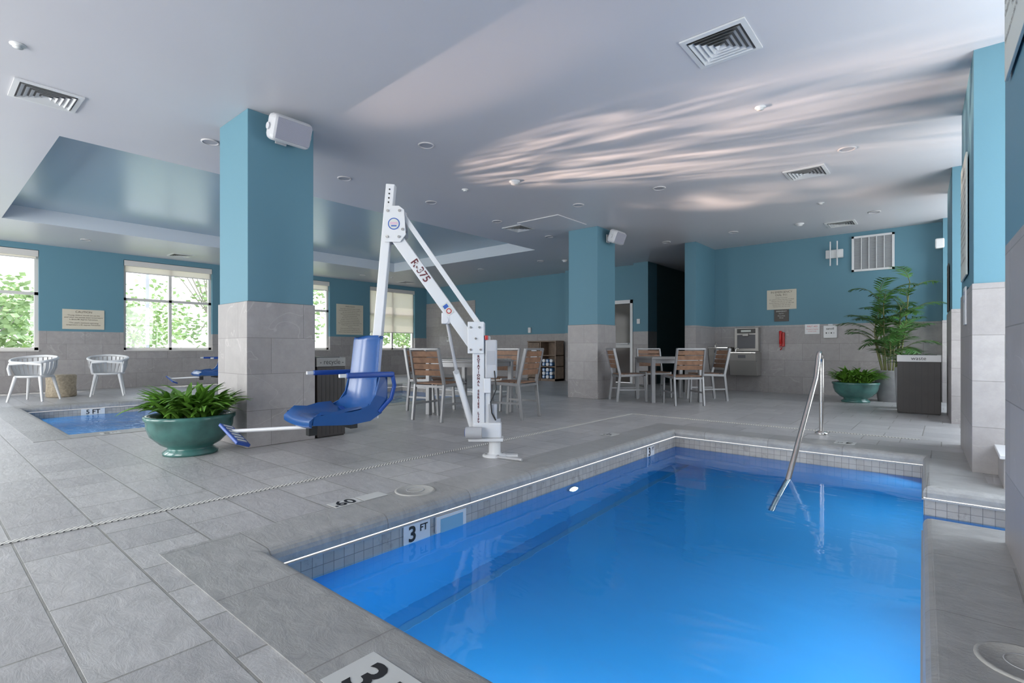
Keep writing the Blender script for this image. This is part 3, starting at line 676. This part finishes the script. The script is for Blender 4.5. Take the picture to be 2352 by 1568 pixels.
mb.box((x0,y0,0.0),(x0+t,y1,h),BROWN); mb.box((x1-t,y0,0),(x1,y1,h),BROWN); mb.box((x0-.01,y0-.01,h-t),(x1+.01,y1,h),BROWN); mb.box((x0,y0,0.0),(x1,y1,.06),BROWN); mb.box((x0,y1-.01,0),(x1,y1,h),BROWN)
xm=-8.50; mb.box((xm-.015,y0,0),(xm+.015,y1,h),BROWN)
for i in range(9):
    x=x0+t+(xm-.03-x0-t)*i/9; mb.box((x,y0-.005,.08),(x+.036,y0+.01,h-.05),BROWN)
for z in (.38,.68): mb.box((xm,y0+.01,z),(x1,y1,z+.02),BROWN)
for zb,n in ((.06,3),(.40,3)):
    for r in range(n-1 if zb>.3 else 3):
        for c in range(3):
            xx=xm+.09+.125*c; zz=zb+.05+r*.095; mb.cyl((xx,y0+.03,zz),(xx,y0+.33,zz),.048,TOWEL if (r+c)%2 else TOWELB,12); mb.cyl((xx,y0+.025,zz),(xx,y0+.03,zz),.03,TOWEL,10)
mb.grid([[(x0+.16,y0-.03,h-.25),(x0+.25,y0-.05,h-.22),(x0+.34,y0-.03,h-.27)],[(x0+.14,y0-.05,h-.45),(x0+.25,y0-.06,h-.5),(x0+.36,y0-.04,h-.42)],[(x0+.18,y0-.03,h-.6),(x0+.25,y0-.03,h-.58),(x0+.33,y0-.02,h-.62)]],TOWEL)
mb.build('towel_cabinet')

# ---------------------------------------------------------------- furniture
def chairmesh():
    mb=MB(); A=ALU
    for s in (-1,1):
        mb.beam((s*.225,-.25,0),(s*.225,-.20,.45),.028,.04,A,up=(0,1,0),bev=.004); mb.beam((s*.225,-.20,.44),(s*.215,-.30,.88),.028,.04,A,up=(0,1,0),bev=.004)
        mb.beam((s*.225,.24,0),(s*.225,.21,.45),.028,.04,A,up=(0,1,0),bev=.004)
        mb.beam((s*.225,-.2,.43),(s*.225,.225,.445),.028,.04,A,bev=.004); mb.beam((s*.225,-.235,.2),(s*.225,.23,.2),.02,.025,A)
    mb.beam((-.225,.215,.43),(.225,.215,.43),.028,.03,A); mb.beam((-.225,-.2,.42),(.225,-.2,.42),.028,.03,A); mb.beam((-.22,-.3,.872),(.22,-.3,.872),.035,.025,A,bev=.004)
    for i in range(6): y=-.165+i*.073; mb.box((-.21,y-.031,.445),(.21,y+.031,.462),WOOD,bev=.003)
    for i in range(4):
        z=.585+i*.076; yy=-.20-(z-.44)/.44*.10; M=Matrix.Translation((0,yy,z))@Matrix.Rotation(R(12),4,'X'); mb.box((-.205,-.008,-.033),(.205,.008,.033),WOOD,M,bev=.003)
    return mb.mesh('chair')
def tablemesh():
    mb=MB(); s=.43
    mb.box((-s,-s,.70),(s,s,.725),ALU,bev=.004)
    for i in range(8): y=-s+.02+i*(2*s-.04)/8; mb.box((-s+.02,y+.003,.725),(s-.02,y+(2*s-.04)/8-.003,.74),TOPW,bev=.003)
    for a in (-1,1):
        mb.box((-s+.05,a*(s-.04)-.012,.64),(s-.05,a*(s-.04)+.012,.70),ALU); mb.box((a*(s-.04)-.012,-s+.05,.64),(a*(s-.04)+.012,s-.05,.70),ALU)
        for b in (-1,1): mb.box((a*(s-.035)-.03,b*(s-.035)-.03,0),(a*(s-.035)+.03,b*(s-.035)+.03,.70),ALU,bev=.005)
    return mb.mesh('table')
cm=chairmesh(); tm=tablemesh()
def dining(c,rot,r=.64,skip=()):
    place('patio_dining_table',tm,(c[0],c[1],0),rot)
    for k in range(4):
        if k in skip: continue
        a=rot+k*math.pi/2
        rr=r+(.05 if k%2 else 0)
        x=c[0]+math.sin(a)*rr; y=c[1]-math.cos(a)*rr; place('patio_dining_chair',cm,(x,y,0),a)
dining((-4.925,4.925),R(9)); dining((-3.62,8.34),R(45),.64)
def armchair():
    mb=MB(); W=WHITE
    def rail(t):
        a=math.pi+t*R(138); z=.75-.10*abs(t)**1.5; r=.29
        return Vector((.02+r*math.cos(a)*1.02,r*math.sin(a)*1.02,z))
    pts=[rail(-1+2*i/28) for i in range(29)]
    pts=[Vector((.24,-.215,.44)),Vector((.265,-.225,.55)),Vector((.255,-.22,.62))]+pts+[Vector((.255,.22,.62)),Vector((.265,.225,.55)),Vector((.24,.215,.44))]
    mb.tube(pts,.022,W,10)
    for i in range(19):
        t=-.86+1.72*i/18; p1=rail(t); a=math.pi+t*R(138); p0=Vector((.02+.225*math.cos(a),.225*math.sin(a),.42)); pm=(p0+p1)/2+Vector((math.cos(a),math.sin(a),0))*.02
        tg=Vector((-math.sin(a),math.cos(a),0))*.024
        rows=[[p0-tg,p0+tg],[pm-tg,pm+tg],[p1-tg,p1+tg]]
        mb.grid(rows,W); o=Vector((math.cos(a),math.sin(a),0))*.008; mb.grid([[q+o for q in r] for r in rows],W)
    mb.lathe([(.001,.41),(.18,.415),(.235,.43),(.25,.425),(.245,.40),(.2,.39),(.001,.385)],(.02,0,0),W,32)
    for sx,sy in ((1,1),(1,-1),(-1,1),(-1,-1)): mb.tube([(.02+sx*.17,sy*.17,.41),(.02+sx*.25,sy*.24,0)],[.028,.016],W,10)
    return mb.mesh('armchair')
am=armchair()
place('white_plastic_armchair',am,(-11.75,1.38,0),R(-35)); place('white_plastic_armchair',am,(-12.0,2.42,0),R(-15))
mb=MB(); mb.lathe([(.001,0),(.2,0),(.22,.02),(.21,.2),(.22,.38),(.2,.4),(.001,.4)],(0,0,0),WICKER,32); mb.build('round_side_table',(-12.35,1.80,0))

# ---------------------------------------------------------------- exterior
mb=MB(); mb.box((-120,-60,-.5),(-15,110,-.3),GRASS); mb.box((-40,-60,-.3),(-22,110,-.28),ASPH); mb.build('ground_outside')
def tree(loc,h,r,seed):
    random.seed(seed); mb=MB(); mb.tube([(0,0,0),(.1,0,h*.3),(0,.1,h*.6)],[.16,.12,.06],BARK,8)
    cl=[(random.uniform(-r,r)*.75,random.uniform(-r,r)*.75,h*random.uniform(.25,.95),r*random.uniform(.28,.5)) for _ in range(16)]
    for c in cl:
        mb.tube([(0,0,h*.35),(c[0]*.6,c[1]*.6,c[2]*.85),(c[0],c[1],c[2])],[.05,.03,.01],BARK,5,caps=False)
        for _ in range(110):
            v=Vector((random.gauss(0,1),random.gauss(0,1),random.gauss(0,1))).normalized()*c[3]*random.uniform(.4,1.1)
            p=Vector(c[:3])+v; a=Vector((random.uniform(-1,1),random.uniform(-1,1),random.uniform(-.6,.6))).normalized()*.26; b=a.cross(Vector((random.uniform(-1,1),random.uniform(-1,1),1))).normalized()*.17
            mb.add([p-a,p+b,p+a,p-b],[(0,1,2,3)],TREEL)
    mb.build('tree',loc,recalc=False)
for i,(x,y,h,r) in enumerate([(-44,3.0,4.6,3.6),(-42,14.6,10,4.0),(-46,23,10,4.5),(-50,8,4.4,3.6),(-44,30,10,4.5),(-48,-2.5,5,4),(-52,40,9,5),(-60,14,6,6),(-60,2,5,6),(-42,37,8,4)]): tree((x,y,-.3),h,r,20+i)
mb=MB(); mb.cyl((0,0,0),(0,0,8),.09,GREY,12); mb.box((-.9,-.2,7.9),(.1,.2,8.1),GREY); mb.cyl((0,0,0),(0,0,.9),.3,BLUETX,16); mb.build('parking_lot_lamp_post',(-34,8.6,-.28))

# ---------------------------------------------------------------- lights
def area(name,loc,rot,sx,sy,e,col=(1,1,1),portal=False):
    L=bpy.data.lights.new(name,'AREA'); L.shape='RECTANGLE'; L.size=sx; L.size_y=sy; L.energy=e; L.color=col
    if portal: L.cycles.is_portal=True
    o=bpy.data.objects.new(name,L); o.location=loc; o.rotation_euler=rot; COL.objects.link(o); return o
for i,(a,b) in enumerate(wins): area('window_portal',(WX-.27,(a+b)/2,1.86),(R(90),0,R(-90)),b-a,2.04,1,portal=True)
for i,(a,b) in enumerate(gaps): area('window_daylight_fill',(1.0,(a+b)/2,1.6),(R(90),0,R(90)),b-a,2.5,52,(.94,.97,1))
for i in (1,3,5): area('window_daylight_fill',((xs[i]+xs[i+1])/2,-3.7,1.7),(R(90),0,0),3.0,2.4,245,(1,.98,.96))  # fill lamps added outside the unseen south windows to brighten the room
def spot(name,loc,tgt,e,ang,size,col,blend=.6,gobo=None):
    L=bpy.data.lights.new(name,'SPOT'); L.energy=e; L.spot_size=R(ang); L.spot_blend=blend; L.shadow_soft_size=size; L.color=col
    if gobo:
        L.use_nodes=True; nt=L.node_tree; em=[n for n in nt.nodes if n.type=='EMISSION'][0]
        tc=nt.nodes.new('ShaderNodeTexCoord'); sp=nt.nodes.new('ShaderNodeSeparateXYZ'); nt.links.new(tc.outputs['Normal'],sp.inputs[0])
        X=math_node(nt,'DIVIDE',sp.outputs[0],sp.outputs[2]); Y=math_node(nt,'DIVIDE',sp.outputs[1],sp.outputs[2])
        cb=nt.nodes.new('ShaderNodeCombineXYZ'); nt.links.new(math_node(nt,'MULTIPLY',X,gobo[0]),cb.inputs[0]); nt.links.new(math_node(nt,'MULTIPLY',Y,gobo[1]),cb.inputs[1])
        no=nt.nodes.new('ShaderNodeTexNoise'); no.inputs['Scale'].default_value=1; no.inputs['Detail'].default_value=3; no.inputs['Distortion'].default_value=.7; nt.links.new(cb.outputs[0],no.inputs['Vector'])
        v=math_node(nt,'MULTIPLY',math_node(nt,'SUBTRACT',no.outputs['Fac'],.38),5.0); v=math_node(nt,'MAXIMUM',v,.05); v=math_node(nt,'POWER',v,1.3)
        nt.links.new(v,em.inputs['Strength'])
    o=bpy.data.objects.new(name,L); o.location=loc; d=Vector(tgt)-Vector(loc); o.rotation_euler=d.to_track_quat('-Z','Y').to_euler(); COL.objects.link(o)
    return o
WARM=(1,.76,.60)
SP=(-10.2,2.75,-.12)
spot('pool_sun_glint',SP,(-1.8,5.3,3.0),5600,18,.03,WARM,.7,gobo=(42,17))
spot('pool_sun_glint',SP,(-3.0,2.75,3.0),1300,10,.05,WARM,1)
spot('pool_sun_glint',SP,(-1.7,7.9,3.0),7500,10,.05,WARM,1,gobo=(8,26))
ENE=(.85,.96,1)
# unseen fill lights added to brighten the pools (tilted down towards the basin floor)
area('basin_fill',(-.9,1.12,-.30),(R(-30),0,R(180)),1.5,.22,20,ENE)
area('basin_fill',(-.16,2.25,-.30),(R(25),0,R(90)),2.2,.22,17,ENE)
area('basin_fill',(-.24,4.8,-.30),(R(28),0,R(90)),.9,.22,7,ENE)
area('basin_fill',(.68,3.82,-.30),(R(40),0,R(90)),.6,.22,5,ENE)
area('basin_fill',(-8.6,1.15,-.5),(R(-50),0,R(180)),3.3,.5,60,ENE)
area('basin_fill',(-6.9,4.5,-.5),(R(50),0,R(90)),6.4,.5,90,ENE)
S=bpy.data.lights.new('sun','SUN'); S.energy=6.0; S.angle=R(1); S.color=(1,.93,.84); o=bpy.data.objects.new('sun',S); o.rotation_euler=Vector((.30,.28,-.9)).to_track_quat('-Z','Y').to_euler(); COL.objects.link(o)

w=bpy.data.worlds.new('World'); scene.world=w; w.use_nodes=True; nt=w.node_tree; bg=nt.nodes['Background']
tc=nt.nodes.new('ShaderNodeTexCoord'); sp=nt.nodes.new('ShaderNodeSeparateXYZ'); nt.links.new(tc.outputs['Generated'],sp.inputs[0])
rp=nt.nodes.new('ShaderNodeValToRGB'); e=rp.color_ramp.elements; e[0].position=0; e[0].color=(1,.98,.97,1); e[1].position=.8; e[1].color=(.65,.78,1,1)
nt.links.new(sp.outputs[2],rp.inputs[0]); nt.links.new(rp.outputs[0],bg.inputs[0]); bg.inputs[1].default_value=3.1

# ---------------------------------------------------------------- camera
c=bpy.data.cameras.new('camera'); c.sensor_width=36; c.lens=18; c.shift_y=16/2352; c.clip_start=.02
co=bpy.data.objects.new('camera',c); co.location=(0,0,.88); co.rotation_euler=(R(90),0,R(40.35)); COL.objects.link(co); scene.camera=co
